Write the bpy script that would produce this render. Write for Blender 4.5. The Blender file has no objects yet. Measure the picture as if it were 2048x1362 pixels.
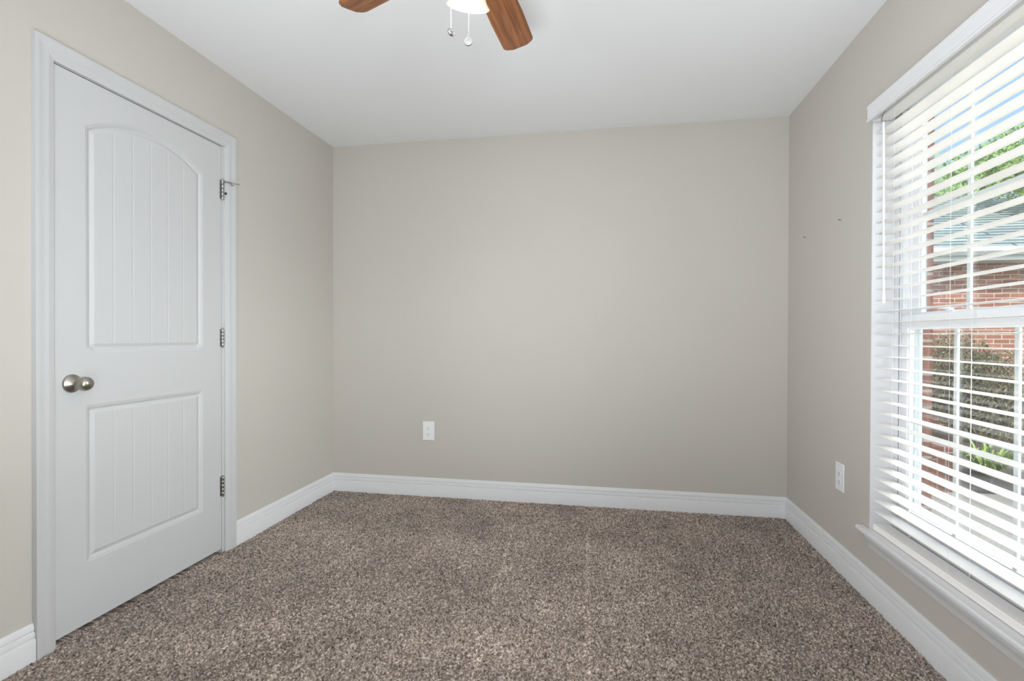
import bpy, bmesh, math, random
import numpy as np
from mathutils import Vector, Matrix, Euler

random.seed(7)
rng = np.random.default_rng(11)
S = bpy.context.scene
C = S.collection
PI = math.pi
W, D, H, F = 3.004, 3.317, 2.44, -0.50      # room: x 0..W, y F..D, z 0..H

# ------------------------------------------------------------------ camera
cd = bpy.data.cameras.new('camera')
cd.sensor_width = 36.0
cd.lens = 36.0 * 1008.4 / 2048.0
cd.clip_start = 0.02
cam = bpy.data.objects.new('camera', cd)
C.objects.link(cam)
cam.matrix_world = (Matrix.Translation((1.8957, 0.0, 1.0934)) @ Matrix.Rotation(0.1781, 4, 'Z')
                    @ Matrix.Rotation(PI / 2 - 0.0070, 4, 'X') @ Matrix.Rotation(0.0030, 4, 'Z'))
S.camera = cam

# ------------------------------------------------------------------ sky, sun, added fill lights
wd = bpy.data.worlds.new('sky')
S.world = wd
wd.use_nodes = True
nt = wd.node_tree
nt.nodes.clear()
def N(t, kind, **kw):
    n = t.nodes.new(kind)
    for k, v in kw.items():
        setattr(n, k, v)
    return n
out = N(nt, 'ShaderNodeOutputWorld')
bg = N(nt, 'ShaderNodeBackground')
tc = N(nt, 'ShaderNodeTexCoord')
sep = N(nt, 'ShaderNodeSeparateXYZ')
ramp = N(nt, 'ShaderNodeValToRGB')
e = ramp.color_ramp.elements
e[0].position = 0.0; e[0].color = (0.72, 0.84, 0.98, 1)
e[1].position = 1.0; e[1].color = (0.20, 0.42, 0.92, 1)
m_ = ramp.color_ramp.elements.new(0.30); m_.color = (0.40, 0.63, 0.96, 1)
# bright cloud added out of view, opposite the window, to light the blind and room
cl = N(nt, 'ShaderNodeMapRange'); cl.inputs[1].default_value = 0.66; cl.inputs[2].default_value = 0.86
cz = N(nt, 'ShaderNodeMapRange'); cz.inputs[1].default_value = 0.02; cz.inputs[2].default_value = 0.2
no = N(nt, 'ShaderNodeTexNoise'); no.inputs['Scale'].default_value = 3.0; no.inputs['Detail'].default_value = 5
nr = N(nt, 'ShaderNodeMapRange'); nr.inputs[1].default_value = 0.35; nr.inputs[2].default_value = 0.55
mul = N(nt, 'ShaderNodeMath', operation='MULTIPLY'); mul2 = N(nt, 'ShaderNodeMath', operation='MULTIPLY')
mix = N(nt, 'ShaderNodeMix', data_type='RGBA')
mix.inputs[7].default_value = (21.0, 21.0, 21.3, 1)
L = nt.links.new
L(tc.outputs['Generated'], sep.inputs[0]); L(sep.outputs['Z'], ramp.inputs[0])
L(sep.outputs['X'], cl.inputs[0]); L(sep.outputs['Z'], cz.inputs[0])
L(tc.outputs['Generated'], no.inputs['Vector']); L(no.outputs[0], nr.inputs[0])
L(cl.outputs[0], mul.inputs[0]); L(nr.outputs[0], mul.inputs[1])
L(mul.outputs[0], mul2.inputs[0]); L(cz.outputs[0], mul2.inputs[1])
L(mul2.outputs[0], mix.inputs[0]); L(ramp.outputs[0], mix.inputs[6])
L(mix.outputs[2], bg.inputs[0]); L(bg.outputs[0], out.inputs[0])
bg.inputs[1].default_value = 1.35

sl = bpy.data.lights.new('sun', 'SUN')
sl.energy = 6.0; sl.angle = math.radians(2.0); sl.color = (1.0, 0.95, 0.87)
so = bpy.data.objects.new('sun', sl); C.objects.link(so)
so.rotation_euler = Vector((0.70, 0.50, -0.55)).to_track_quat('-Z', 'Y').to_euler()

# fill lights added behind the camera, aimed at the side walls
for lx, lw, tgt in ((2.55, 12.4, (0, 2.75, 1.1)), (0.45, 12.2, (3, 2.6, 1.25))):
    al = bpy.data.lights.new('rear_fill_light', 'AREA')
    al.shape = 'RECTANGLE'; al.size = 0.7; al.size_y = 0.9; al.energy = lw; al.color = (0.89, 0.945, 1.0); al.spread = math.radians(75)
    ao = bpy.data.objects.new('rear_fill_light', al); C.objects.link(ao)
    ao.location = (lx, F + 0.13, 1.35)
    ao.rotation_euler = (Vector(tgt) - ao.location).to_track_quat('-Z', 'Y').to_euler()
# unseen fill light added behind the camera to brighten the ceiling
fl_ = bpy.data.lights.new('ceiling_fill_light', 'AREA')
fl_.shape = 'RECTANGLE'; fl_.size = 1.3; fl_.size_y = 0.5; fl_.energy = 40; fl_.color = (0.89, 0.945, 1.0); fl_.spread = math.radians(150)
fo = bpy.data.objects.new('ceiling_fill_light', fl_); C.objects.link(fo)
fo.location = (1.75, -0.22, 0.45); fo.rotation_euler = Vector((0, 0.35, 1.0)).to_track_quat('-Z', 'Y').to_euler()
BULB_W = 0.9

S.view_settings.view_transform = 'Standard'
S.view_settings.look = 'None'
S.view_settings.gamma = 1.0
S.view_settings.use_curve_mapping = False
S.view_settings.exposure = 0.13

# ------------------------------------------------------------------ materials
def srgb(r, g, b):
    f = lambda c: (c / 12.92 if c <= 0.04045 else ((c + 0.055) / 1.055) ** 2.4)
    return (f(r / 255), f(g / 255), f(b / 255), 1)

def mat(name, col, rough=0.5, metal=0.0, var=0.0, vscale=20.0, bump=0.0, bscale=200.0, spec=0.5, stretch=None):
    m = bpy.data.materials.new(name); m.use_nodes = True
    t = m.node_tree; b = t.nodes['Principled BSDF']
    b.inputs['Base Color'].default_value = col
    b.inputs['Roughness'].default_value = rough
    b.inputs['Metallic'].default_value = metal
    b.inputs['Specular IOR Level'].default_value = spec
    tc = N(t, 'ShaderNodeTexCoord')
    src = tc.outputs['Object']
    if stretch:
        mp = N(t, 'ShaderNodeMapping'); mp.inputs['Scale'].default_value = stretch
        t.links.new(src, mp.inputs[0]); src = mp.outputs[0]
    if var > 0:
        n = N(t, 'ShaderNodeTexNoise'); n.inputs['Scale'].default_value = vscale; n.inputs['Detail'].default_value = 6
        t.links.new(src, n.inputs['Vector'])
        x = N(t, 'ShaderNodeMix', data_type='RGBA')
        lo = [c * (1 - var) for c in col[:3]] + [1]; hi = [min(1, c * (1 + var)) for c in col[:3]] + [1]
        x.inputs[6].default_value = lo; x.inputs[7].default_value = hi
        t.links.new(n.outputs[0], x.inputs[0]); t.links.new(x.outputs[2], b.inputs['Base Color'])
    if bump > 0:
        n2 = N(t, 'ShaderNodeTexNoise'); n2.inputs['Scale'].default_value = bscale; n2.inputs['Detail'].default_value = 3
        t.links.new(src, n2.inputs['Vector'])
        bp = N(t, 'ShaderNodeBump'); bp.inputs['Strength'].default_value = bump; bp.inputs['Distance'].default_value = 0.002
        t.links.new(n2.outputs[0], bp.inputs['Height']); t.links.new(bp.outputs[0], b.inputs['Normal'])
    return m

M = {}
M['wall'] = mat('greige_wall_paint', srgb(193, 188, 180), 0.85, var=0.015, vscale=3, bump=0.12, bscale=260, spec=0.2)
M['ceiling'] = mat('flat_white_ceiling_paint', srgb(239, 240, 241), 0.9, var=0.01, vscale=2, bump=0.10, bscale=180, spec=0.1)
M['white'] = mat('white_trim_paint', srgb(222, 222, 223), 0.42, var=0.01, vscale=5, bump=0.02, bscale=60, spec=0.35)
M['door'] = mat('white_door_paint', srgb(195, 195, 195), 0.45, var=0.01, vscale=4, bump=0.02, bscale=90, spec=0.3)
M['vinyl'] = mat('white_vinyl', srgb(232, 233, 235), 0.35, var=0.01, vscale=6)
M['slat'] = mat('white_faux_wood_slat', srgb(250, 246, 242), 0.42, var=0.01, vscale=8, stretch=(1, 0.1, 1))
M['cord'] = mat('white_cord', srgb(232, 232, 232), 0.7, var=0.02, vscale=200)
M['plate'] = mat('white_plastic', srgb(232, 232, 233), 0.3, var=0.01, vscale=10)
M['slot'] = mat('dark_slot', srgb(35, 33, 32), 0.6, var=0.1, vscale=50)
M['nickel'] = mat('satin_nickel', srgb(168, 163, 152), 0.30, 1.0, var=0.06, vscale=30)
M['steel'] = mat('brushed_steel', srgb(165, 165, 163), 0.33, 1.0, var=0.08, vscale=60)
M['chrome'] = mat('polished_chain_metal', srgb(205, 205, 203), 0.2, 1.0, var=0.04, vscale=80)
M['bronze'] = mat('brushed_nickel_fan_metal', srgb(170, 165, 156), 0.35, 1.0, var=0.08, vscale=25)
M['rubber'] = mat('grey_rubber', srgb(70, 70, 70), 0.7, var=0.05, vscale=40)
M['closet'] = mat('closet_paint', srgb(150, 146, 138), 0.9, var=0.02, vscale=3)
M['concrete'] = mat('weathered_concrete', srgb(172, 158, 137), 0.9, var=0.16, vscale=2.2, bump=0.3, bscale=40)
M['soil'] = mat('dark_mulch', srgb(96, 84, 74), 0.95, var=0.4, vscale=14, bump=0.8, bscale=30)
M['lawn'] = mat('patchy_lawn', srgb(138, 142, 108), 0.95, var=0.30, vscale=9, bump=0.8, bscale=60)
M['gutter'] = mat('white_gutter_metal', srgb(225, 228, 226), 0.45, var=0.03, vscale=3)
M['bark'] = mat('grey_brown_bark', srgb(98, 84, 70), 0.95, var=0.35, vscale=9, bump=0.8, bscale=25, stretch=(1, 1, 0.2))
M['leaf'] = mat('bright_green_leaf', srgb(140, 168, 92), 0.55, var=0.55, vscale=2.2)
M['leafpale'] = mat('pale_green_leaf', srgb(150, 176, 112), 0.55, var=0.5, vscale=2.0)
M['drytwig'] = mat('olive_brown_shrub', srgb(112, 104, 78), 0.85, var=0.5, vscale=5.0)
M['strap'] = mat('yellow_green_strap_leaf', srgb(150, 170, 84), 0.5, var=0.45, vscale=6)

def brick_mat(name, c1, c2, mortar, axis='XZ', row=0.0677, width=0.205, rot=False):
    m = bpy.data.materials.new(name); m.use_nodes = True
    t = m.node_tree; b = t.nodes['Principled BSDF']; b.inputs['Roughness'].default_value = 0.9
    tc = N(t, 'ShaderNodeTexCoord'); sp = N(t, 'ShaderNodeSeparateXYZ'); cb = N(t, 'ShaderNodeCombineXYZ')
    t.links.new(tc.outputs['Object'], sp.inputs[0])
    a, bb = (axis[0], axis[1]) if not rot else (axis[1], axis[0])
    t.links.new(sp.outputs[a], cb.inputs['X']); t.links.new(sp.outputs[bb], cb.inputs['Y'])
    br = N(t, 'ShaderNodeTexBrick')
    br.inputs['Color1'].default_value = c1; br.inputs['Color2'].default_value = c2; br.inputs['Mortar'].default_value = mortar
    br.inputs['Scale'].default_value = 1.0; br.inputs['Mortar Size'].default_value = 0.006
    br.inputs['Brick Width'].default_value = width; br.inputs['Row Height'].default_value = row
    br.inputs['Bias'].default_value = -0.1
    t.links.new(cb.outputs[0], br.inputs['Vector'])
    n = N(t, 'ShaderNodeTexNoise'); n.inputs['Scale'].default_value = 18; n.inputs['Detail'].default_value = 6
    t.links.new(tc.outputs['Object'], n.inputs['Vector'])
    x = N(t, 'ShaderNodeMix', data_type='RGBA', blend_type='MULTIPLY'); x.inputs[0].default_value = 0.55
    mr = N(t, 'ShaderNodeMapRange'); mr.inputs[3].default_value = 0.55; mr.inputs[4].default_value = 1.35
    t.links.new(n.outputs[0], mr.inputs[0])
    t.links.new(br.outputs['Color'], x.inputs[6]); t.links.new(mr.outputs[0], x.inputs[7])
    t.links.new(x.outputs[2], b.inputs['Base Color'])
    bp = N(t, 'ShaderNodeBump'); bp.inputs['Strength'].default_value = 0.6; bp.inputs['Distance'].default_value = 0.006; bp.invert = True
    t.links.new(br.outputs['Fac'], bp.inputs['Height']); t.links.new(bp.outputs[0], b.inputs['Normal'])
    return m
M['brick'] = brick_mat('red_brick', srgb(172, 112, 90), srgb(142, 90, 74), srgb(205, 193, 180))
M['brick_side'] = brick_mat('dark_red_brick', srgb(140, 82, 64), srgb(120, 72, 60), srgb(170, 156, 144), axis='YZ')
M['brick_soldier'] = brick_mat('soldier_course_brick', srgb(158, 96, 72), srgb(128, 84, 70), srgb(176, 160, 146), axis='XZ', rot=True, width=0.21)

def shingle_mat():
    m = bpy.data.materials.new('grey_shingle'); m.use_nodes = True
    t = m.node_tree; b = t.nodes['Principled BSDF']; b.inputs['Roughness'].default_value = 0.95
    tc = N(t, 'ShaderNodeTexCoord'); sp = N(t, 'ShaderNodeSeparateXYZ'); cb = N(t, 'ShaderNodeCombineXYZ')
    t.links.new(tc.outputs['Object'], sp.inputs[0])
    t.links.new(sp.outputs['X'], cb.inputs['X']); t.links.new(sp.outputs['Y'], cb.inputs['Y'])
    br = N(t, 'ShaderNodeTexBrick')
    br.inputs['Color1'].default_value = srgb(170, 178, 174); br.inputs['Color2'].default_value = srgb(140, 150, 146)
    br.inputs['Mortar'].default_value = srgb(70, 80, 80)
    br.inputs['Scale'].default_value = 1.0; br.inputs['Mortar Size'].default_value = 0.022
    br.inputs['Brick Width'].default_value = 1.9; br.inputs['Row Height'].default_value = 0.13
    t.links.new(cb.outputs[0], br.inputs['Vector']); t.links.new(br.outputs['Color'], b.inputs['Base Color'])
    bp = N(t, 'ShaderNodeBump'); bp.inputs['Strength'].default_value = 0.5; bp.inputs['Distance'].default_value = 0.01; bp.invert = True
    t.links.new(br.outputs['Fac'], bp.inputs['Height']); t.links.new(bp.outputs[0], b.inputs['Normal'])
    return m
M['shingle'] = shingle_mat()

def wood_mat():
    m = bpy.data.materials.new('walnut_fan_blade'); m.use_nodes = True
    t = m.node_tree; b = t.nodes['Principled BSDF']; b.inputs['Roughness'].default_value = 0.42
    tc = N(t, 'ShaderNodeTexCoord'); mp = N(t, 'ShaderNodeMapping'); mp.inputs['Scale'].default_value = (3.0, 55.0, 20.0)
    n = N(t, 'ShaderNodeTexNoise'); n.inputs['Scale'].default_value = 1.0; n.inputs['Detail'].default_value = 8; n.inputs['Distortion'].default_value = 0.6
    r = N(t, 'ShaderNodeValToRGB'); el = r.color_ramp.elements
    el[0].position = 0.25; el[0].color = srgb(84, 46, 20); el[1].position = 0.75; el[1].color = srgb(164, 106, 66)
    t.links.new(tc.outputs['Object'], mp.inputs[0]); t.links.new(mp.outputs[0], n.inputs['Vector'])
    t.links.new(n.outputs[0], r.inputs[0]); t.links.new(r.outputs[0], b.inputs['Base Color'])
    return m
M['wood'] = wood_mat()

def glass_mat():
    m = bpy.data.materials.new('window_glass'); m.use_nodes = True
    t = m.node_tree; t.nodes.clear()
    o = N(t, 'ShaderNodeOutputMaterial'); tr = N(t, 'ShaderNodeBsdfTransparent'); gl = N(t, 'ShaderNodeBsdfGlossy')
    tr.inputs[0].default_value = (0.945, 0.96, 0.952, 1); gl.inputs['Roughness'].default_value = 0.01
    fr = N(t, 'ShaderNodeFresnel')
    ge = N(t, 'ShaderNodeNewGeometry'); ir = N(t, 'ShaderNodeMapRange')     # thin sheet: same index from either side
    ir.inputs[3].default_value = 1.45; ir.inputs[4].default_value = 1 / 1.45
    t.links.new(ge.outputs['Backfacing'], ir.inputs[0]); t.links.new(ir.outputs[0], fr.inputs[0])
    mx = N(t, 'ShaderNodeMixShader')
    t.links.new(fr.outputs[0], mx.inputs[0]); t.links.new(tr.outputs[0], mx.inputs[1]); t.links.new(gl.outputs[0], mx.inputs[2])
    t.links.new(mx.outputs[0], o.inputs[0])
    return m
M['glass'] = glass_mat()

def shade_mat():
    m = mat('lit_frosted_glass', srgb(238, 228, 202), 0.35, var=0.02, vscale=30)
    b = m.node_tree.nodes['Principled BSDF']
    b.inputs['Emission Color'].default_value = (1.0, 0.93, 0.78, 1); b.inputs['Emission Strength'].default_value = 0.10
    return m
M['shade'] = shade_mat()
def bulb_mat():
    m = mat('lit_bulb', (1, 1, 1, 1), 0.4, var=0.01)
    b = m.node_tree.nodes['Principled BSDF']
    b.inputs['Emission Color'].default_value = (1.0, 0.95, 0.86, 1); b.inputs['Emission Strength'].default_value = 3.0
    return m
M['bulb'] = bulb_mat()

def carpet_mat():
    m = bpy.data.materials.new('brown_frieze_carpet'); m.use_nodes = True
    t = m.node_tree; b = t.nodes['Principled BSDF']
    b.inputs['Roughness'].default_value = 1.0; b.inputs['Specular IOR Level'].default_value = 0.05
    b.inputs['Sheen Weight'].default_value = 0.25; b.inputs['Sheen Roughness'].default_value = 0.5
    at = N(t, 'ShaderNodeAttribute'); at.attribute_name = 'yarn'
    na = N(t, 'ShaderNodeAttribute'); na.attribute_name = 'nap_tone'
    r = N(t, 'ShaderNodeValToRGB'); el = r.color_ramp.elements
    el[0].position = 0.0; el[0].color = srgb(78, 64, 55); el[1].position = 1.0; el[1].color = srgb(206, 190, 178)
    mm = el = r.color_ramp.elements.new(0.5); mm.color = srgb(141, 127, 117)
    t.links.new(at.outputs['Fac'], r.inputs[0])
    x = N(t, 'ShaderNodeMix', data_type='RGBA', blend_type='MULTIPLY'); x.inputs[0].default_value = 1.0
    t.links.new(r.outputs[0], x.inputs[6]); t.links.new(na.outputs['Fac'], x.inputs[7])
    t.links.new(x.outputs[2], b.inputs['Base Color'])
    tc = N(t, 'ShaderNodeTexCoord'); n = N(t, 'ShaderNodeTexNoise'); n.inputs['Scale'].default_value = 420; n.inputs['Detail'].default_value = 2
    t.links.new(tc.outputs['Object'], n.inputs['Vector'])
    bp = N(t, 'ShaderNodeBump'); bp.inputs['Strength'].default_value = 0.7; bp.inputs['Distance'].default_value = 0.002
    t.links.new(n.outputs[0], bp.inputs['Height']); t.links.new(bp.outputs[0], b.inputs['Normal'])
    return m
M['carpet'] = carpet_mat()

# ------------------------------------------------------------------ mesh helpers
class MB:
    def __init__(s): s.v = []; s.f = []
    def add(s, vs, fs):
        o = len(s.v); s.v += [tuple(p) for p in vs]; s.f += [tuple(i + o for i in f) for f in fs]; return s
    def box(s, x0, x1, y0, y1, z0, z1):
        vs = [(x0, y0, z0), (x1, y0, z0), (x1, y1, z0), (x0, y1, z0), (x0, y0, z1), (x1, y0, z1), (x1, y1, z1), (x0, y1, z1)]
        return s.add(vs, [(3, 2, 1, 0), (4, 5, 6, 7), (0, 1, 5, 4), (1, 2, 6, 5), (2, 3, 7, 6), (3, 0, 4, 7)])
    def prism(s, poly, fn, a, b):
        """poly: 2-D outline, fn(p, q, t) -> 3-D point, swept from t = a to t = b (each a number or a function of p, q)"""
        g = lambda t, p: t(*p) if callable(t) else t
        n = len(poly)
        vs = [fn(p[0], p[1], g(a, p)) for p in poly] + [fn(p[0], p[1], g(b, p)) for p in poly]
        fs = [(i, (i + 1) % n, n + (i + 1) % n, n + i) for i in range(n)]
        fs += [tuple(range(n - 1, -1, -1)), tuple(range(n, 2 * n))]
        return s.add(vs, fs)
    def lathe(s, prof, seg=32, mtx=None):
        """prof: (r, h) pairs round the local z axis"""
        vs = []; fs = []
        n = len(prof)
        for k in range(seg):
            a = 2 * PI * k / seg
            for r, h in prof:
                p = Vector((r * math.cos(a), r * math.sin(a), h))
                vs.append(mtx @ p if mtx else p)
        for k in range(seg):
            k2 = (k + 1) % seg
            for i in range(n - 1):
                fs.append((k * n + i, k2 * n + i, k2 * n + i + 1, k * n + i + 1))
        return s.add(vs, fs)
    def tube(s, pts, r, seg=8):
        pts = [Vector(p) for p in pts]; n = len(pts); vs = []; fs = []
        rr = r if isinstance(r, (list, tuple)) else [r] * n
        for i, p in enumerate(pts):
            d = (pts[min(i + 1, n - 1)] - pts[max(i - 1, 0)]).normalized()
            u = d.orthogonal().normalized() if i == 0 else (u - d * u.dot(d)).normalized()
            w = d.cross(u)
            for k in range(seg):
                a = 2 * PI * k / seg
                vs.append(p + (u * math.cos(a) + w * math.sin(a)) * rr[i])
        for i in range(n - 1):
            for k in range(seg):
                fs.append((i * seg + k, i * seg + (k + 1) % seg, (i + 1) * seg + (k + 1) % seg, (i + 1) * seg + k))
        fs += [tuple(range(seg - 1, -1, -1)), tuple(range((n - 1) * seg, n * seg))]
        return s.add(vs, fs)
    def ball(s, c, r, seg=8, rings=6, sc=(1, 1, 1)):
        prof = [(max(1e-5, math.sin(PI * i / rings)) * r, -math.cos(PI * i / rings) * r) for i in range(rings + 1)]
        m = Matrix.Translation(c) @ Matrix.Diagonal((*sc, 1))
        return s.lathe(prof, seg, m)
    def build(s, name, m, parent=None, smooth=False, bevel=0.0, seg=2, world=True):
        me = bpy.data.meshes.new(name); me.from_pydata(s.v, [], s.f)
        bm = bmesh.new(); bm.from_mesh(me)
        bmesh.ops.remove_doubles(bm, verts=bm.verts, dist=1e-6)
        bmesh.ops.recalc_face_normals(bm, faces=bm.faces); bm.to_mesh(me); bm.free()
        me.materials.append(m)
        o = bpy.data.objects.new(name, me); C.objects.link(o)
        if smooth:
            me.polygons.foreach_set('use_smooth', [True] * len(me.polygons))
            try: me.set_sharp_from_angle(angle=math.radians(40))
            except Exception: pass
        if bevel > 0:
            b = o.modifiers.new('bevel', 'BEVEL'); b.width = bevel; b.segments = seg; b.limit_method = 'ANGLE'; b.harden_normals = False
        if parent:
            o.parent = parent
            if world:
                q = parent; off = Vector((0, 0, 0))
                while q: off += q.location; q = q.parent
                o.location = -off      # coordinates were given in room space
        return o

def origin_to(o, p):
    p = Vector(p); o.data.transform(Matrix.Translation(-p)); o.location += p
    return o

def empty(name, loc):
    o = bpy.data.objects.new(name, None); C.objects.link(o); o.location = loc; o.empty_display_size = 0.1
    return o
def tag(o, label, cat=None, group=None, kind=None):
    o['label'] = label
    if cat: o['category'] = cat
    if group: o['group'] = group
    if kind: o['kind'] = kind
    return o
def struct(o, label, cat): return tag(o, label, cat, kind='structure')

# ------------------------------------------------------------------ room shell
T = 0.165
OY0, OY1, OZ0, OZ1 = 1.385, 2.348, 0.272, 2.06          # window opening
DY0, DY1, DZ1 = 1.432, 2.262, 2.063                      # rough door opening (inside of jamb liner)
def plane_with_hole(x0, x1, ya, yb, za, zb, hy0, hy1, hz0, hz1):
    m = MB()
    m.box(x0, x1, ya, hy0, za, zb); m.box(x0, x1, hy1, yb, za, zb)
    if hz0 > za: m.box(x0, x1, hy0, hy1, za, hz0)
    m.box(x0, x1, hy0, hy1, hz1, zb)
    return m
struct(plane_with_hole(-0.115, 0, F - .1, D + .1, -.05, H + .05, DY0, DY1, -.06, DZ1).build('wall_left', M['wall']),
       'greige painted wall holding the white panel door', 'wall')
struct(MB().box(-.115, W + T, D, D + .12, -.05, H + .05).build('wall_back', M['wall']),
       'plain greige wall facing the camera', 'wall')
struct(plane_with_hole(W, W + T, F - .1, D, -.05, H + .05, OY0 - .004, OY1 + .004, OZ0, OZ1 + .004).build('wall_right', M['wall']),
       'greige wall with the blind covered window', 'wall')
fw = MB()                                                # wall behind the camera; backed opening added to seat the fill lights
fw.box(-.115, .22, F - .12, F, -.05, H + .05); fw.box(2.78, W + T, F - .12, F, -.05, H + .05)
fw.box(.22, 2.78, F - .12, F, -.05, .40); fw.box(.22, 2.78, F - .12, F, 2.20, H + .05)
fw.box(.1, 2.9, F - .16, F - .12, .3, 2.3)
struct(fw.build('wall_front', M['wall']), 'greige wall behind the camera', 'wall')
struct(MB().box(-.9, W + T, F - .16, D + .12, H, H + .15).build('ceiling', M['ceiling']), 'flat white ceiling', 'ceiling')
cw = MB().box(-.9, -.8, .9, 2.9, -.05, H + .02).box(-.8, -.115, .8, .9, -.05, H + .02).box(-.8, -.115, 2.9, 3.0, -.05, H + .02)  # closet shell added to keep sky light out of the door gaps
struct(cw.build('closet_backing', M['closet']), 'unseen closet wall added behind the white door against light leaks', 'wall')

# carpeted floor: a dense pile surface
def smooth_noise(shape, rad, seed):
    g = np.random.default_rng(seed).standard_normal(shape)
    for ax, r in enumerate(rad):
        if r <= 0: continue
        k = np.exp(-0.5 * (np.arange(-int(3 * r) - 1, int(3 * r) + 2) / r) ** 2); k /= k.sum()
        pad = len(k) // 2
        gp = np.concatenate([np.take(g, range(-pad, 0), axis=ax), g, np.take(g, range(0, pad), axis=ax)], axis=ax)
        o = np.zeros_like(g)
        for i, kk in enumerate(k):
            sl_ = [slice(None)] * 2; sl_[ax] = slice(i, i + g.shape[ax]); o += kk * gp[tuple(sl_)]
        g = o
    return (g - g.mean()) / g.std()

def carpet():
    xs = np.arange(-0.003, W + .004, 0.0020); xs = np.concatenate([[-0.80], xs])
    ys = np.concatenate([np.arange(F, 1.0, 0.02), np.arange(1.0, D + .003, 0.0020)])
    nx, ny = len(xs), len(ys)
    X, Y = np.meshgrid(xs, ys, indexing='ij')
    sh = (nx, ny)
    a = smooth_noise(sh, (1.5, 1.5), 1); b = smooth_noise(sh, (0.75, 0.75), 2)
    c = smooth_noise(sh, (2.8, 0.9), 3); d = smooth_noise(sh, (0.9, 2.8), 4)
    sel = smooth_noise(sh, (30, 30), 5)
    w = 1 / (1 + np.exp(-2.5 * sel))
    h = 0.55 * a + 0.35 * b + 0.6 * (w * c + (1 - w) * d)
    h = h / h.std()
    h = np.where(h < -0.35, -0.35 + (h + 0.35) * 1.9, h)          # gaps between the tufts go deep
    big = smooth_noise(sh, (60, 40), 6); mid = smooth_noise(sh, (18, 22), 7)
    nap_tone = 1 + 0.06 * np.clip(big, -2, 2) + 0.05 * np.clip(mid, -2, 2)  # lit and shaded look of the pile direction put into the carpet colour
    ridge = np.zeros(sh)
    def line(p0, p1, wd_, amt, hh):
        nonlocal nap_tone, ridge
        p0 = np.array(p0); p1 = np.array(p1); dv = p1 - p0; ln = np.hypot(*dv); dv = dv / ln
        s = (X - p0[0]) * dv[0] + (Y - p0[1]) * dv[1]; t = (X - p0[0]) * -dv[1] + (Y - p0[1]) * dv[0]
        t = t + 0.006 * np.sin(s * 19 + p0[0] * 9)
        amt = amt * 1.35; g = np.exp(-(t / wd_) ** 2) / (1 + np.exp(-(s / .02))) / (1 + np.exp((s - ln) / .02))
        nap_tone = nap_tone + amt * g; ridge += hh * g  # vacuum lines: crests lightened, grooves darkened in colour as well as height
    line((1.391, 2.93), (1.449, 2.041), .010, .22, .0015); line((1.449, 2.041), (1.501, 1.45), .016, .15, .0015)
    line((1.813, 2.96), (1.854, 1.5), .011, .20, .0015)
    line((.982, 2.517), (1.0, 2.231), .016, .20, .001); line((1.232, 1.886), (1.25, 1.60), .020, .16, .001)
    line((.80, 3.027), (1.154, 3.021), .006, -.14, -.001); line((1.154, 3.021), (1.62, 3.06), .007, -.25, -.0015)
    line((2.029, 3.045), (2.29, 3.033), .007, .20, .001); line((2.03, 3.03), (2.03, 2.86), .012, .12, .001)
    # brushed swaths between vacuum lines; brighter sheen of the leaning pile painted as colour
    sw = lambda x0, x1: 1 / (1 + np.exp(-(X - x0) / .02)) / (1 + np.exp((X - x1) / .02))
    tilt = X - (Y - 2.2) * -0.05
    nap_tone = nap_tone + 0.05 * (1 / (1 + np.exp(-(tilt - 1.44) / .03))) * (1 / (1 + np.exp((tilt - 1.62) / .04)))
    nap_tone = nap_tone + 0.05 * (1 / (1 + np.exp(-(tilt - 1.84) / .03))) * (1 / (1 + np.exp((tilt - 2.15) / .06)))
    Z = -0.002 + 0.0021 * np.clip(h, -4.0, 2.2) + ridge
    edge = np.minimum.reduce([np.abs(X - .016), np.abs(X - W + .016), np.abs(D - .016 - Y)])
    Z -= 0.004 * np.exp(-(edge / .010) ** 2)
    Z[0, :] = -0.012
    yarn = np.clip(0.5 + 0.27 * (0.6 * smooth_noise(sh, (1.0, 1.0), 8) + 0.8 * smooth_noise(sh, (0.6, 0.6), 9)), 0, 1)
    co = np.stack([X, Y, Z], -1).reshape(-1, 3).astype(np.float32)
    I = (np.arange(nx - 1)[:, None] * ny + np.arange(ny - 1)[None, :]).ravel()
    q = np.stack([I, I + ny, I + ny + 1, I + 1], -1).astype(np.int32)
    me = bpy.data.meshes.new('floor')
    me.vertices.add(len(co)); me.vertices.foreach_set('co', co.ravel())
    me.loops.add(q.size); me.loops.foreach_set('vertex_index', q.ravel())
    me.polygons.add(len(q)); me.polygons.foreach_set('loop_start', np.arange(0, q.size, 4, dtype=np.int32))
    me.polygons.foreach_set('use_smooth', np.ones(len(q), dtype=bool))
    for nm, arr in (('yarn', yarn), ('nap_tone', nap_tone)):
        at = me.attributes.new(nm, 'FLOAT', 'POINT'); at.data.foreach_set('value', arr.astype(np.float32).ravel())
    me.update(); me.validate()
    me.materials.append(M['carpet'])
    o = bpy.data.objects.new('floor', me); C.objects.link(o)
    return o
struct(carpet(), 'brown cut pile carpet with vacuum marks', 'carpet')

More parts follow.
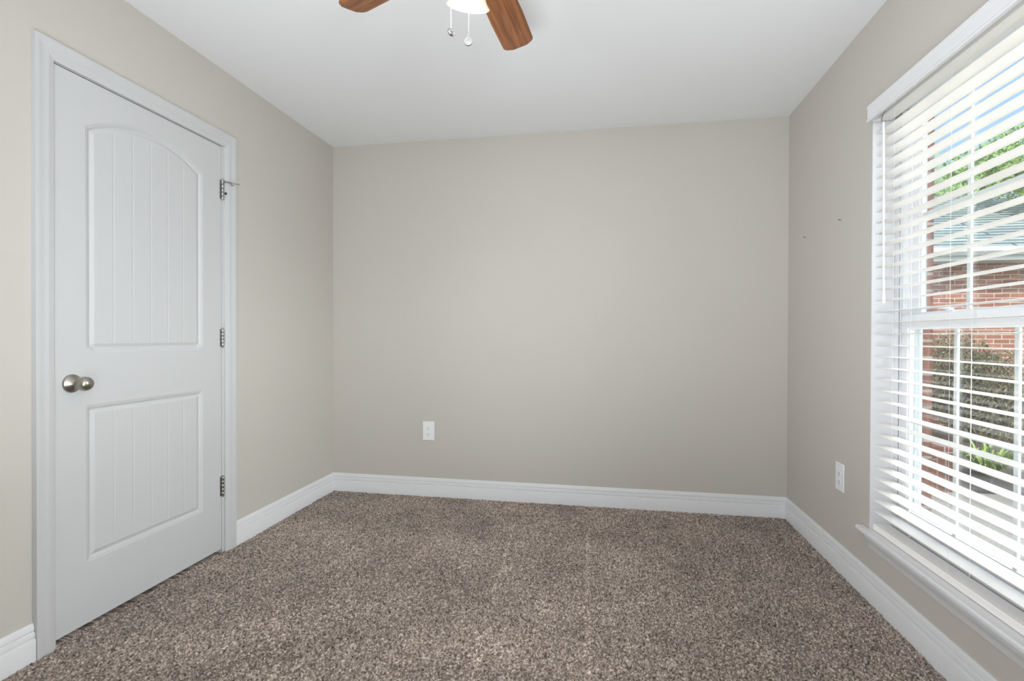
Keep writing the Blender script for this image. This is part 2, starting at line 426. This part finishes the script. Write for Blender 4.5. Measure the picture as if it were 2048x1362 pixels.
# ------------------------------------------------------------------ baseboards
BASE = [(0, -.012), (.016, -.012), (.016, .066), (.0148, .0695), (.0100, .0712), (.0100, .0745), (.0130, .0770), (.0128, .0875),
        (.0122, .0905), (.0068, .0920), (.0068, .0955), (.0098, .0985), (.0092, .110), (.0045, .1216), (0, .1216)]
fx = lambda d, z, t: (d, t, z)
struct(MB().prism(BASE, fx, F, 1.3845).prism(BASE, fx, 2.331, lambda d, z: D - d).build('baseboard_left', M['white'], smooth=True),
       'white moulded baseboard on the door wall', 'baseboard')
struct(MB().prism(BASE, lambda d, z, t: (t, D - d, z), lambda d, z: d, lambda d, z: W - d).build('baseboard_back', M['white'], smooth=True),
       'white moulded baseboard along the plain far wall', 'baseboard')
struct(MB().prism(BASE, lambda d, z, t: (W - d, t, z), F, lambda d, z: D - d).build('baseboard_right', M['white'], smooth=True),
       'white moulded baseboard under the window', 'baseboard')

# ------------------------------------------------------------------ door casing and door
CAS = [(0, 0), (.019, 0), (.019, .012), (.0175, .018), (.016, .036), (.0165, .040), (.0125, .052), (.0115, .062), (.0095, .066), (0, .066)]
# profile: (thickness, distance in from the outer edge)
Y0, Y1, ZT = 1.386, 2.329, 2.118
tr = empty('trim_1', (0, 1.86, 0)); struct(tr, 'white casing around the panel door', 'door casing')
fl = lambda d, q, t: (d, Y0 + q, t)
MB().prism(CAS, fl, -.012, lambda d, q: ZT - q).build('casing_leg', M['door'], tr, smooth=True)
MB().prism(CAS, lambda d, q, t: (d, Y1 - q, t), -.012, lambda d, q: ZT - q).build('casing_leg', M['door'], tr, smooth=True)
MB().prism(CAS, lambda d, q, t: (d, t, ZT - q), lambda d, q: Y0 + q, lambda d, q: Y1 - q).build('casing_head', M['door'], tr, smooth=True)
jb = MB()
LY0, LY1, LZ0, LZ1 = 1.4495, 2.2445, 0.017, 2.0465       # door leaf
jb.box(-.115, .0005, DY0, LY0 - .0035, -.012, DZ1); jb.box(-.115, .0005, LY1 + .0035, DY1, -.012, DZ1)
jb.box(-.115, .0005, LY0 - .0035, LY1 + .0035, LZ1 + .004, DZ1)
jb.box(-.085, -.040, LY0 - .0035, LY0 + .010, -.012, LZ1 + .004); jb.box(-.085, -.040, LY1 - .010, LY1 + .0035, -.012, LZ1 + .004)
jb.box(-.085, -.040, LY0, LY1, LZ1 - .010, LZ1 + .004)
jb.build('door_jamb', M['door'], tr)

door = empty('door_1', (0, LY1, 0.0)); struct(door, 'white two panel arched door, closed', 'door')
def door_leaf():
    st = 0.0025
    ys = np.linspace(LY0, LY1, int((LY1 - LY0) / st) + 1); zs = np.linspace(LZ0, LZ1, int((LZ1 - LZ0) / st) + 1)
    Yg, Zg = np.meshgrid(ys, zs, indexing='ij')
    ya, yb = 1.569, 2.125; yc = (ya + yb) / 2
    sag = .085; ha = (yb - ya) / 2; R = (ha * ha + sag * sag) / (2 * sag)
    d1 = np.minimum.reduce([Yg - ya, yb - Yg, Zg - 1.030, R - np.hypot(Yg - yc, Zg - (1.957 - R))])
    d2 = np.minimum.reduce([Yg - ya, yb - Yg, Zg - .246, .832 - Zg])
    d = np.maximum(d1, d2)
    px = [-1, 0, .0030, .0065, .0090, .0165, .0200, .0330, 1]
    ph = [0, 0, -.0022, -.0022, -.0032, -.0085, -.0085, -.0030, -.0030]
    h = np.interp(d, px, ph)
    gw = (2.098 - 1.596) / 6
    for k in range(1, 6):
        g = 1.596 + gw * k
        inside = np.clip((d - .033) / .004, 0, 1)
        h -= inside * 0.0013 * np.clip(1 - np.abs(Yg - g) / .0040, 0, 1)
    ny, nz = len(ys), len(zs)
    co = np.stack([h, Yg, Zg], -1).reshape(-1, 3)
    I = (np.arange(ny - 1)[:, None] * nz + np.arange(nz - 1)[None, :]).ravel()
    fs = [tuple(r) for r in np.stack([I, I + nz, I + nz + 1, I + 1], -1).tolist()]
    ring = [i * nz for i in range(ny)] + [(ny - 1) * nz + j for j in range(1, nz)] + [i * nz + nz - 1 for i in range(ny - 2, -1, -1)] + [j for j in range(nz - 2, 0, -1)]
    n0 = len(co); back = co[ring].copy(); back[:, 0] = -.0385
    vs = co.tolist() + back.tolist(); n = len(ring)
    fs += [(ring[k], n0 + k, n0 + (k + 1) % n, ring[(k + 1) % n]) for k in range(n)] + [tuple(n0 + k for k in range(n))]
    me = bpy.data.meshes.new('door_leaf'); me.from_pydata(vs, [], fs)
    me.polygons.foreach_set('use_smooth', [True] * len(me.polygons)); me.set_sharp_from_angle(angle=math.radians(50))
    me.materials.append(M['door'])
    o = bpy.data.objects.new('door_leaf', me); C.objects.link(o); o.parent = door; o.location = -Vector(door.location)
    bm = bmesh.new(); bm.from_mesh(me); bmesh.ops.recalc_face_normals(bm, faces=bm.faces); bm.to_mesh(me); bm.free()
    return o
door_leaf()
KX = Matrix.Translation((0, 1.516, .920)) @ Matrix.Rotation(PI / 2, 4, 'Y')
knob = MB().lathe([(1e-4, .030), (.0115, .030), (.012, .034), (.0185, .037), (.0235, .045), (.0258, .055), (.0248, .066), (.0205, .0745), (.0125, .0795), (1e-4, .081)], 40, KX)
kn = knob.build('door_knob', M['nickel'], door, smooth=True)
ros = MB().lathe([(.0335, -.001), (.0335, .003), (.0315, .007), (.026, .010), (.020, .0165), (.0135, .022), (.0115, .026), (.0115, .034), (1e-4, .034)], 40, KX)
ro = ros.build('rosette', M['nickel'], kn, smooth=True, world=False)
def hinge(z0, z1):
    h = MB()
    yk = LY1 + .0025
    n = 5; L_ = (z1 - z0) / n
    for i in range(n):
        a, b = z0 + i * L_ + .0004, z0 + (i + 1) * L_ - .0004
        h.lathe([(1e-4, a), (.0055, a), (.0062, a + .0012), (.0062, b - .0012), (.0055, b), (1e-4, b)], 16, Matrix.Translation((.0068, yk, 0)))
    h.lathe([(1e-4, z1), (.0045, z1), (.005, z1 + .003), (.003, z1 + .006), (1e-4, z1 + .007)], 16, Matrix.Translation((.0068, yk, 0)))
    h.lathe([(1e-4, z0 - .006), (.003, z0 - .005), (.0045, z0), (1e-4, z0)], 16, Matrix.Translation((.0068, yk, 0)))
    h.box(-.002, .0018, yk - .012, yk, z0, z1); h.box(-.002, .0018, yk, yk + .012, z0, z1)
    return h.build('hinge', M['steel'], door, smooth=True)
hinge(.286, .383); hinge(1.041, 1.129); hg = hinge(1.783, 1.880)
st = MB()
st.lathe([(.0052, -.004), (.0105, -.004), (.0105, .0045), (.0052, .0045)], 20, Matrix.Translation((.0068, LY1 + .0025, 1.8725)))
st.tube([(.014, LY1 + .004, 1.8725), (.034, LY1 + .012, 1.869), (.050, LY1 + .020, 1.866)], .0038, 10)
st.tube([(.050, LY1 + .020, 1.866), (.064, LY1 + .034, 1.866), (.070, LY1 + .046, 1.867)], .0028, 10)
st.ball((.048, LY1 + .020, 1.860), .007, 12, 8)
ds = st.build('door_stop', M['steel'], door, smooth=True)
rb = MB().lathe([(1e-4, 0), (.006, 0), (.006, .006), (1e-4, .007)], 14, Matrix.Translation((.0125, LY1 + .014, 1.815)) @ Matrix.Rotation(PI / 2, 4, 'Y')).build('bumper', M['rubber'], ds, smooth=True, world=False)

# ------------------------------------------------------------------ window
win = empty('window_1', (W, (OY0 + OY1) / 2, OZ0)); struct(win, 'white double hung window with grilles behind the blind', 'window')
rv = MB()
rv.box(W + .0005, W + .09, OY1, OY1 + .004, OZ0, OZ1 + .004); rv.box(W + .0005, W + .09, OY0 - .004, OY0, OZ0, OZ1 + .004)
rv.box(W + .0005, W + .09, OY0, OY1, OZ1, OZ1 + .004)
rv.build('window_return', M['white'], win)
fr = MB()
X0, X1 = W + .085, W + .168
fr.box(X0, X1, OY1 - .036, OY1, OZ0, OZ1); fr.box(X0, X1, OY0, OY0 + .036, OZ0, OZ1)
fr.box(X0, X1, OY0 + .036, OY1 - .036, OZ1 - .036, OZ1); fr.box(X0, X1, OY0 + .036, OY1 - .036, OZ0, .330)
for yy, s in ((OY1 - .036, -1), (OY0 + .036, 1)):          # stop ribs that form the sash tracks
    fr.box(X0 + .034, X0 + .038, min(yy, yy + s * .008), max(yy, yy + s * .008), .33, OZ1 - .036)
    fr.box(X0 + .072, X0 + .080, min(yy, yy + s * .012), max(yy, yy + s * .012), .33, OZ1 - .036)
    fr.box(X0, X0 + .003, min(yy, yy + s * .010), max(yy, yy + s * .010), .33, OZ1 - .036)
fr.build('window_frame', M['vinyl'], win, bevel=.0015)
def sash(name, xa, xb, y0, y1, z0, z1, sl_, rail_b, rail_t, label):
    s = MB()
    s.box(xa, xb, y0, y0 + sl_, z0, z1); s.box(xa, xb, y1 - sl_, y1, z0, z1)
    s.box(xa, xb, y0 + sl_, y1 - sl_, z0, z0 + rail_b); s.box(xa, xb, y0 + sl_, y1 - sl_, z1 - rail_t, z1)
    b = .008; xm = (xa + xb) / 2                          # glazing bead
    for (a0, a1, c0, c1) in ((y0 + sl_, y0 + sl_ + b, z0 + rail_b, z1 - rail_t), (y1 - sl_ - b, y1 - sl_, z0 + rail_b, z1 - rail_t),
                             (y0 + sl_ + b, y1 - sl_ - b, z0 + rail_b, z0 + rail_b + b), (y0 + sl_ + b, y1 - sl_ - b, z1 - rail_t - b, z1 - rail_t)):
        s.box(xm - .009, xm + .009, a0, a1, c0, c1)
    o = s.build(name, M['vinyl'], win, bevel=.0015)
    gy0, gy1, gz0, gz1 = y0 + sl_, y1 - sl_, z0 + rail_b, z1 - rail_t
    g = MB()
    for k in (1, 2):
        yy = gy0 + (gy1 - gy0) * k / 3
        g.box(xm - .0045, xm + .0045, yy - .009, yy + .009, gz0, gz1)
    zz = (gz0 + gz1) / 2
    g.box(xm - .0044, xm + .0044, gy0, gy1, zz - .009, zz + .009)
    g.build('grille', M['vinyl'], o, world=False, bevel=.002)
    p = MB().box(xm - .0075, xm - .0060, gy0, gy1, gz0, gz1).build('pane', M['glass'], o, world=False)
    p2 = MB().box(xm + .0060, xm + .0075, gy0, gy1, gz0, gz1).build('pane', M['glass'], o, world=False)
    return o
ls = sash('lower_sash', X0 + .004, X0 + .032, OY0 + .037, OY1 - .037, .331, 1.185, .049, .065, .050, '')
us = sash('upper_sash', X0 + .040, X0 + .068, OY0 + .037, OY1 - .037, 1.140, OZ1 - .037, .055, .048, .050, '')
lk = MB().box(X0 + .008, X0 + .028, 2.005, 2.062, 1.185, 1.193)
lk.lathe([(1e-4, 0), (.010, 0), (.009, .008), (1e-4, .010)], 16, Matrix.Translation((X0 + .018, 2.035, 1.193)))
lk.tube([(X0 + .018, 2.035, 1.199), (X0 + .004, 2.052, 1.203), (X0 - .006, 2.068, 1.205)], [.005, .0045, .004], 8)
lk.build('sash_lock', M['vinyl'], ls, smooth=True, world=False)

sill = empty('trim_2', (W, (OY0 + OY1) / 2, .2)); struct(sill, 'white window stool and apron under the blind', 'window sill')
stool = [(W - .036, OY0 - .048), (W - .0005, OY0 - .048), (W - .0005, OY0), (W + .085, OY0), (W + .085, OY1), (W - .0005, OY1), (W - .0005, OY1 + .048), (W - .036, OY1 + .048)]
MB().prism(stool, lambda x, y, t: (x, y, t), OZ0, .2935).build('stool', M['white'], sill, bevel=.007, seg=4, smooth=True)
AP = [(0, .0), (.006, .0), (.008, .004), (.008, .012), (.011, .016), (.011, .022), (.0135, .025), (.0175, .035), (.024, .044), (.025, .050), (.025, .056), (0, .056)]
MB().prism(AP, lambda d, q, t: (W - d, t, .216 + q), OY0 + .008, OY1 - .008).build('apron', M['white'], sill, smooth=True)

# ------------------------------------------------------------------ blind
BY0, BY1 = 1.399, 2.333
blind = empty('window_blind', (W + .03, (OY0 + OY1) / 2, OZ1)); tag(blind, 'white horizontal slatted blind, slats open, filling the window', 'blind')
VAL = [(.038, 1.984), (.038, 1.992), (.034, 1.998), (.034, 2.034), (.036, 2.040), (.036, 2.050), (.033, 2.054), (.024, 2.054), (.024, 1.984)]
va = MB().prism(VAL, lambda d, z, t: (W - d, t, z), 1.412, 2.321)
va.box(W - .026, W + .010, 2.309, 2.3205, 1.985, 2.053); va.box(W - .026, W + .010, 1.413, 1.4245, 1.985, 2.053)
va.build('valance', M['white'], blind, bevel=.0012)
MB().box(W + .004, W + .062, BY0 + .004, BY1 - .004, 1.992, 2.044).build('headrail', M['slat'], blind, bevel=.002)
SX0, SX1 = W + .005, W + .064
def slat_bm():
    n = 8; top = []; bot = []
    for i in range(n + 1):
        u = i / n; x = SX0 + (SX1 - SX0) * u; crown = .0014 * (1 - (2 * u - 1) ** 2)
        t = .0015 * min(1, math.sqrt(max(0, 1 - abs(2 * u - 1) ** 12)) + .25)
        top.append((x, crown + t)); bot.append((x, crown - t))
    return MB().prism(top + bot[::-1], lambda x, z, t: (x, t, z), BY0, BY1)
z0s = 1.109
first = slat_bm().build('slat', M['slat'], blind, smooth=True)
base = first.location.copy()
for k in range(-16, 19):
    o = first if k == -16 else first.copy()
    if k != -16: C.objects.link(o)
    o.location = base + Vector((0, 0, z0s + .0461 * k))
    o.parent = blind
MB().box(SX0 - .001, SX1 + .001, BY0, BY1, .2950, .3210).build('bottom_rail', M['slat'], blind, bevel=.003, seg=3, smooth=True)
lz0, lz1 = .308, 1.995
for yl in (2.195, 1.868, 1.541):
    for xx, cr in ((SX0 - .0018, .0004), (SX1 + .0018, .0011)):
        MB().tube([(xx, yl, lz0), (xx, yl, 1.1), (xx, yl, lz1)], cr, 6).build('ladder_cord', M['cord'], blind)
wnd = MB().tube([(W - .010, 2.246, 1.955), (W - .010, 2.241, 1.6), (W - .010, 2.236, 1.236)], .0038, 10)
wnd.tube([(W - .010, 2.236, 1.262), (W - .010, 2.236, 1.232)], .0058, 10)
wo = wnd.build('tilt_wand', M['cord'], blind, smooth=True)
MB().tube([(W - .002, 2.250, 2.0), (W - .012, 2.249, 1.985), (W - .016, 2.247, 1.965), (W - .010, 2.246, 1.948), (W - .004, 2.246, 1.958)], .0016, 8).build('wand_hook', M['steel'], wo, smooth=True, world=False)

# ------------------------------------------------------------------ outlets and nails
def outlet(loc, rotz, label):
    r = empty('wall_outlet', loc); tag(r, label, 'outlet')
    w2, h2 = .0415, .0655
    pl = MB().prism([(-w2, -h2), (w2, -h2), (w2, h2), (-w2, h2)], lambda a, b, t: (a, t, b), 0, -.0055).build('cover_plate', M['plate'], r, bevel=.003, seg=3, world=False, smooth=True)
    for zc in (.0155, -.0235):
        f = []
        for k in range(40):
            a = 2 * PI * k / 40
            f.append((.0172 * math.cos(a), max(-.0125, min(.0125, .0172 * math.sin(a)))))
        rc = MB().prism(f, lambda a, b, t: (a, t, b + zc), -.004, -.0072).build('receptacle', M['plate'], r, bevel=.0008, world=False, smooth=True)
        sm = MB().box(-.0075, -.0055, -.0076, -.0068, zc - .001, zc + .008).box(.0055, .0075, -.0076, -.0068, zc + .0, zc + .007)
        sm.lathe([(1e-4, .0068), (.0026, .0068), (.0026, .0076), (1e-4, .0076)], 12, Matrix.Translation((0, 0, zc - .007)) @ Matrix.Rotation(PI / 2, 4, 'X'))
        sm.build('slot', M['slot'], rc, world=False)
    MB().lathe([(1e-4, .0055), (.003, .0055), (.0028, .0066), (1e-4, .007)], 14, Matrix.Translation((0, 0, -.004)) @ Matrix.Rotation(PI / 2, 4, 'X')).build('screw', M['plate'], r, smooth=True, world=False)
    r.rotation_euler = (0, 0, rotz)
    return r
outlet((.7165, D, .445), 0, 'white duplex outlet low on the plain far wall')
outlet((W, 2.615, .437), -PI / 2, 'white duplex outlet low on the wall beside the window')
def nail(y, z, label):
    mt = Matrix.Translation((W, y, z)) @ Matrix.Rotation(-PI / 2, 4, 'Y') @ Matrix.Rotation(math.radians(12), 4, 'Y')
    o = MB().lathe([(1e-4, -.006), (.0016, -.006), (.0016, .010), (.0042, .0105), (.0042, .0125), (1e-4, .013)], 12, mt).build('wall_nail', M['steel'], smooth=True)
    origin_to(o, (W, y, z))
    return tag(o, label, 'nail', 'picture nails in the window wall')
nail(3.049, 1.651, 'tiny nail in the right wall, nearer the room corner')
nail(2.626, 1.651, 'tiny nail in the right wall, nearer the window')

# ------------------------------------------------------------------ ceiling fan
FX, FY = 1.525, 1.411
fan = empty('ceiling_fan', (FX, FY, H)); tag(fan, 'walnut bladed ceiling fan with lit glass shades and pull chains', 'ceiling fan')
TF = Matrix.Translation((FX, FY, 0))
MB().lathe([(1e-4, H - .001), (.075, H - .001), (.075, H - .02), (.055, H - .045), (.03, H - .05), (1e-4, H - .05)], 40, TF).build('canopy', M['bronze'], fan, smooth=True)
MB().lathe([(1e-4, 2.39), (.05, 2.39), (.10, 2.375), (.118, 2.35), (.118, 2.285), (.10, 2.262), (.06, 2.255), (1e-4, 2.255)], 48, TF).build('motor_housing', M['bronze'], fan, smooth=True)
MB().lathe([(1e-4, 2.256), (.055, 2.256), (.058, 2.25), (.058, 2.205), (.050, 2.185), (.03, 2.172), (1e-4, 2.168)], 40, TF).build('switch_housing', M['bronze'], fan, smooth=True)
def blade_mesh():
    w = .060; r0, r1 = .155, .547; pts = []
    pts += [(r0, -.042), (r0 + .08, -.055), (r0 + .2, -w), (r1 - .035, -w)]
    for k in range(1, 9): a = -PI / 2 + (PI / 2 - .28) * k / 8; pts.append((r1 - .038 + .028 * math.cos(a), -w + .028 + .028 * math.sin(a)))
    for k in range(1, 8): y = (-w + .02) + (2 * w - .04) * k / 8; pts.append((r1 - .004 - .9 * y * y, y))
    for k in range(0, 8): a = .28 + (PI / 2 - .28) * k / 8; pts.append((r1 - .038 + .028 * math.cos(a), w - .028 + .028 * math.sin(a)))
    pts += [(r1 - .035, w), (r0 + .2, w), (r0 + .08, .055), (r0, .042)]
    m = MB()
    ch = .0115
    def inset(p):
        x, y = p; return (x - ch * (1 if x > r0 + .3 else (-1 if x < r0 + .01 else 0)), y - math.copysign(min(ch, abs(y)), y) * (abs(y) / w))
    n = len(pts)
    vs = [(x, y, .004) for x, y in pts] + [(x, y, .0005) for x, y in pts] + [(*inset(p), -.0060) for p in pts]
    fs = [tuple(range(n))] + [tuple(range(3 * n - 1, 2 * n - 1, -1))]
    for l in (0, 1):
        fs += [(l * n + i, l * n + (i + 1) % n, (l + 1) * n + (i + 1) % n, (l + 1) * n + i) for i in range(n)]
    return m.add(vs, fs)
bl0 = blade_mesh().build('blade', M['wood'], fan, world=False)
iron0 = MB()
iron0.box(.085, .125, -.018, .018, .012, .018).box(.12, .20, -.014, .014, .004, .010).box(.175, .235, -.034, .034, .004, .008)
iron = iron0.build('blade_iron', M['bronze'], bl0, world=False, bevel=.002)
bl_list = []
for k in range(5):
    a = math.radians(85 + 72 * k)
    b = bl0 if k == 0 else bl0.copy()
    if k:
        C.objects.link(b); b.parent = fan
        ir = iron.copy(); C.objects.link(ir); ir.parent = b
    b.location = (0, 0, 2.224 - H)
    b.rotation_euler = Euler((math.radians(-13), 0, a))      # the side to the left of the blade's direction droops
fit = MB().lathe([(1e-4, 2.172), (.034, 2.172), (.036, 2.160), (.03, 2.150), (.012, 2.143), (1e-4, 2.140)], 32, TF)
kit = fit.build('light_fitter', M['bronze'], fan, smooth=True)
SH = [(.0255, -.102), (.028, -.100), (.030, -.088), (.0345, -.070), (.042, -.048), (.050, -.028), (.0575, -.012), (.067, 0), (.0655, .0012),
      (.0555, -.012), (.048, -.028), (.040, -.048), (.0325, -.070), (.028, -.088)]
for k in range(3):
    a = math.radians(112 + 120 * k); tau = math.radians(47)
    ax = Vector((math.cos(a) * math.sin(tau), math.sin(a) * math.sin(tau), -math.cos(tau)))
    rc = Vector((FX + .118 * math.cos(a), FY + .118 * math.sin(a), 2.117))
    mt = Matrix.Translation(rc) @ ax.to_track_quat('Z', 'Y').to_matrix().to_4x4()
    sh = MB().lathe(SH, 40, mt).build('lamp_shade', M['shade'], fan, smooth=True)
    MB().lathe([(1e-4, -.125), (.012, -.125), (.026, -.112), (.029, -.098), (.029, -.090), (1e-4, -.090)], 24, mt).build('shade_holder', M['bronze'], sh, smooth=True, world=False)
    MB().ball((0, 0, 0), 1, 16, 10).lathe([(1e-4, 0), (1e-4, 0)], 3)
    bm_ = MB().lathe([(1e-4, -.088), (.012, -.086), (.014, -.070), (.022, -.050), (.024, -.038), (.018, -.022), (1e-4, -.016)], 20, mt)
    bm_.build('bulb', M['bulb'], sh, smooth=True, world=False)
    bl = bpy.data.lights.new('fan_bulb_light', 'POINT'); bl.energy = BULB_W; bl.color = (1.0, 0.95, 0.88); bl.shadow_soft_size = .05
    lo = bpy.data.objects.new('fan_bulb_light', bl); C.objects.link(lo); lo.location = rc + ax * .055
def pull_chain(dx, dy, zpend, yaw, tilt):
    x, y = FX + dx, FY + dy
    ztop = 2.200; c = MB(); z = ztop; k = 0
    while z > zpend + .014:
        c.ball((x, y, z), .00195, 6, 4); z -= .0043
    c.tube([(x, y, ztop), (x, y, zpend + .012)], .0006, 5)
    o = c.build('pull_chain', M['chrome'], fan, smooth=True)
    mt = Matrix.Translation((x, y, zpend)) @ Matrix.Rotation(yaw, 4, 'Z') @ Matrix.Rotation(PI / 2 + tilt, 4, 'X')
    p = MB().lathe([(1e-4, -.0022), (.0085, -.0022), (.0092, -.0032), (.0112, -.0032), (.0116, -.0022), (.0116, .0022), (.0112, .0032), (.0092, .0032), (.0085, .0022), (1e-4, .0022)], 28, mt)
    p.lathe([(.0045, -.0030), (.0060, -.0030), (.0060, .0030), (.0045, .0030)], 20, mt)
    p.ball((x, y, zpend + .0135), .003, 8, 6)
    p.build('chain_pendant', M['chrome'], o, smooth=True, world=False)
pull_chain(-.0620, -.011, 1.968, math.radians(58), -.25)
pull_chain(-.001, -.046, 1.915, math.radians(10), .05)

# ------------------------------------------------------------------ outside
GZ = -.30
struct(MB().box(W + T + .001, 40, -12, 45, GZ - .2, GZ).build('ground', M['lawn']), 'patchy lawn outside the window', 'lawn')
struct(MB().box(3.7, 14, 3.7, 5.15, GZ - .05, GZ + .012).build('walkway', M['concrete'], bevel=.01), 'pale concrete walkway outside the window', 'walkway')
struct(MB().box(4.3, 14, 5.2, 8.6, GZ - .05, GZ + .03).build('planting_bed', M['soil'], bevel=.02), 'dark mulch bed before the brick house', 'planting bed')
xw = MB()
EX0, EX1 = W + T + .003, W + .208
xw.box(EX0, EX1, OY1 - .035, D + .12, GZ, H); xw.box(EX0, EX1, F - .1, OY0 + .035, GZ, H)
xw.box(EX0, EX1, OY0 + .035, OY1 - .035, GZ, .29); xw.box(EX0, EX1, OY0 + .035, OY1 - .035, OZ1 - .01, H)
struct(xw.build('exterior_wall', M['brick_side']), 'brick veneer edge just outside the window', 'wall')

FYD = 8.6
house = empty('neighbor_house', (7.0, FYD, GZ)); tag(house, 'red brick house with grey shingle roof seen through the blind', 'house')
MB().box(4.0, 9.9, FYD, FYD + 5.2, GZ, 2.45).build('brick_wall', M['brick'], house)
rf = MB().add([(3.6, 8.22, 2.40), (10.25, 8.22, 2.40), (10.25, 11.2, 3.88), (3.6, 11.2, 3.88), (10.25, 14.2, 2.40), (3.6, 14.2, 2.40),
               (3.6, 8.22, 2.36), (10.25, 8.22, 2.36), (10.25, 14.2, 2.36), (3.6, 14.2, 2.36)],
              [(0, 1, 2, 3), (3, 2, 4, 5), (6, 9, 8, 7), (0, 6, 7, 1), (4, 8, 9, 5), (1, 7, 8, 4, 2), (0, 3, 5, 9, 6)])
rf.build('roof', M['shingle'], house)
MB().box(3.6, 10.25, 8.225, 8.255, 2.20, 2.358).build('fascia', M['gutter'], house)
MB().box(3.6, 10.25, 8.256, FYD - .001, 2.205, 2.225).build('soffit', M['gutter'], house)
gt = MB().prism([(0, 0), (.07, 0), (.11, .05), (.11, .11), (.104, .11), (.10, .055), (.066, .008), (.006, .008), (.006, .11), (0, .11)], lambda d, q, t: (t, 8.224 - d, 2.268 + q), 3.6, 10.25)
gt.build('gutter', M['gutter'], house)

lw = empty('brick_ledge', (4.1, 5.15, GZ)); tag(lw, 'low brick ledge of upright bricks behind the lower left glass', 'brick ledge')
MB().box(3.35, 5.00, 5.155, 5.42, GZ, .06).build('brick_course', M['brick_soldier'], lw)
MB().box(3.33, 5.02, 5.135, 5.44, .06, .12).build('cap', M['brick'], lw, bevel=.006)

def leaf_cloud(blobs, n, size, flat=.5, aspect=1.8, seed=3):
    r = np.random.default_rng(seed); m = MB(); tot = sum(b[3] ** 2 for b in blobs)
    for (x, y, z, R, sz) in blobs:
        k = int(n * R * R / tot)
        d = r.standard_normal((k, 3)); d /= np.linalg.norm(d, axis=1)[:, None]
        rad = R * r.random(k) ** .45
        P = np.array([x, y, z]) + d * rad[:, None] * np.array([1, 1, sz])
        for p in P:
            q = Vector(r.standard_normal(3)).normalized(); u = q.orthogonal().normalized(); v = q.cross(u)
            s = size * (.6 + .8 * r.random()); p = Vector(p)
            m.add([p - u * s * aspect * .5, p + v * s * .38 + q * s * .08, p + u * s * aspect * .5, p - v * s * .38 + q * s * .08], [(0, 1, 2, 3)])
    return m
def tree(loc, base_r, top, blobs, n, size, leafm, label, seed):
    t = empty('tree', loc); tag(t, label, 'tree')
    x, y, z = loc
    tk = MB(); tk.tube([(x, y, z), (x + .1, y, z + (top - z) * .4), (top and x + .05, y - .05, top)], [base_r, base_r * .75, base_r * .35], 10)
    for (bx, by, bz, R, s) in blobs:
        s0 = Vector((x + .06, y - .02, z + (top - z) * .7))
        tk.tube([s0, s0.lerp(Vector((bx, by, bz)), .5) + Vector((0, 0, .1)), (bx, by, bz)], [base_r * .4, base_r * .25, base_r * .08], 6)
    tk.build('trunk', M['bark'], t, smooth=True)
    leaf_cloud(blobs, n, size, seed=seed).build('crown', leafm, t)
    return t
tree((11.3, 9.5, GZ), .22, 4.6, [(8.51, 9.6, 3.82, .80, .52), (9.25, 9.4, 3.90, .95, .58), (8.15, 10.1, 4.10, .40, .6), (9.1, 10.2, 4.35, .75, .6), (11.1, 9.7, 4.2, 1.0, .8)], 10000, .05, M['leaf'],
     'full green tree hanging over the grey roof at right', 21)
tree((11.0, 16.5, GZ), .2, 5.0, [(10.6, 16, 5.2, 1.25, .8), (11.8, 16.3, 5.0, 1.1, .8), (10.2, 16.3, 4.4, 1.1, .8)], 4200, .065, M['leafpale'],
     'sparse pale tree behind the left end of the grey roof', 22)
tree((14.6, 19.0, GZ), .25, 6.0, [(14.2, 19, 6.0, 1.6, .8), (15.8, 19.3, 6.0, 1.6, .8), (13.0, 19.2, 5.4, 1.4, .7)], 6500, .08, M['leafpale'],
     'distant pale tree above the middle of the grey roof', 23)

shrub = empty('shrub', (6.9, 7.6, GZ)); tag(shrub, 'round olive brown shrub against the red brick wall', 'shrub')
sb = [(6.55, 7.75, .62, .52, 1.1), (6.95, 7.7, .45, .50, 1.0), (6.05, 7.85, .35, .45, 1.1), (6.85, 7.55, .15, .55, .8)]
tw = MB()
for i in range(26):
    a = random.uniform(0, 2 * PI); rr = random.uniform(.2, .65)
    tw.tube([(6.75 + .15 * math.cos(a), 7.65 + .1 * math.sin(a), GZ), (6.75 + rr * .7 * math.cos(a), 7.68 + rr * .5 * math.sin(a), .3), (6.75 + rr * 1.2 * math.cos(a), 7.7 + rr * .6 * math.sin(a), random.uniform(.6, 1.05))], [.014, .009, .003], 5)
tw.build('stem', M['bark'], shrub)
leaf_cloud(sb, 15000, .026, seed=31, aspect=2.6).build('foliage', M['drytwig'], shrub)

gp = empty('strap_leaf_plant', (5.72, 5.85, GZ)); tag(gp, 'yellow green strap leaf clump in the mulch beside the walkway', 'plant')
gm = MB()
for i in range(70):
    a = random.uniform(0, 2 * PI); ln = random.uniform(.25, .46); hh = random.uniform(.14, .34); wd_ = random.uniform(.008, .014)
    dx, dy = math.cos(a), math.sin(a); sx, sy = -dy * wd_, dx * wd_; vs = []
    for k in range(7):
        u = k / 6; r_ = ln * u; z = GZ + .02 + hh * math.sin(min(1, u * 1.15) * PI * .78); tp = (1 - u ** 2.0) * .95 + .05
        bx, by = 5.72 + .05 * dx + dx * r_, 5.85 + .05 * dy + dy * r_
        vs += [(bx - sx * tp, by - sy * tp, z), (bx, by, z - wd_ * .5 * tp), (bx + sx * tp, by + sy * tp, z)]
    fs = []
    for k in range(6):
        fs += [(3 * k, 3 * k + 1, 3 * k + 4, 3 * k + 3), (3 * k + 1, 3 * k + 2, 3 * k + 5, 3 * k + 4)]
    gm.add(vs, fs)
gm.build('leaves', M['strap'], gp)
MB().ball((5.72, 5.85, GZ + .05), .07, 10, 6).build('crown_base', M['soil'], gp)
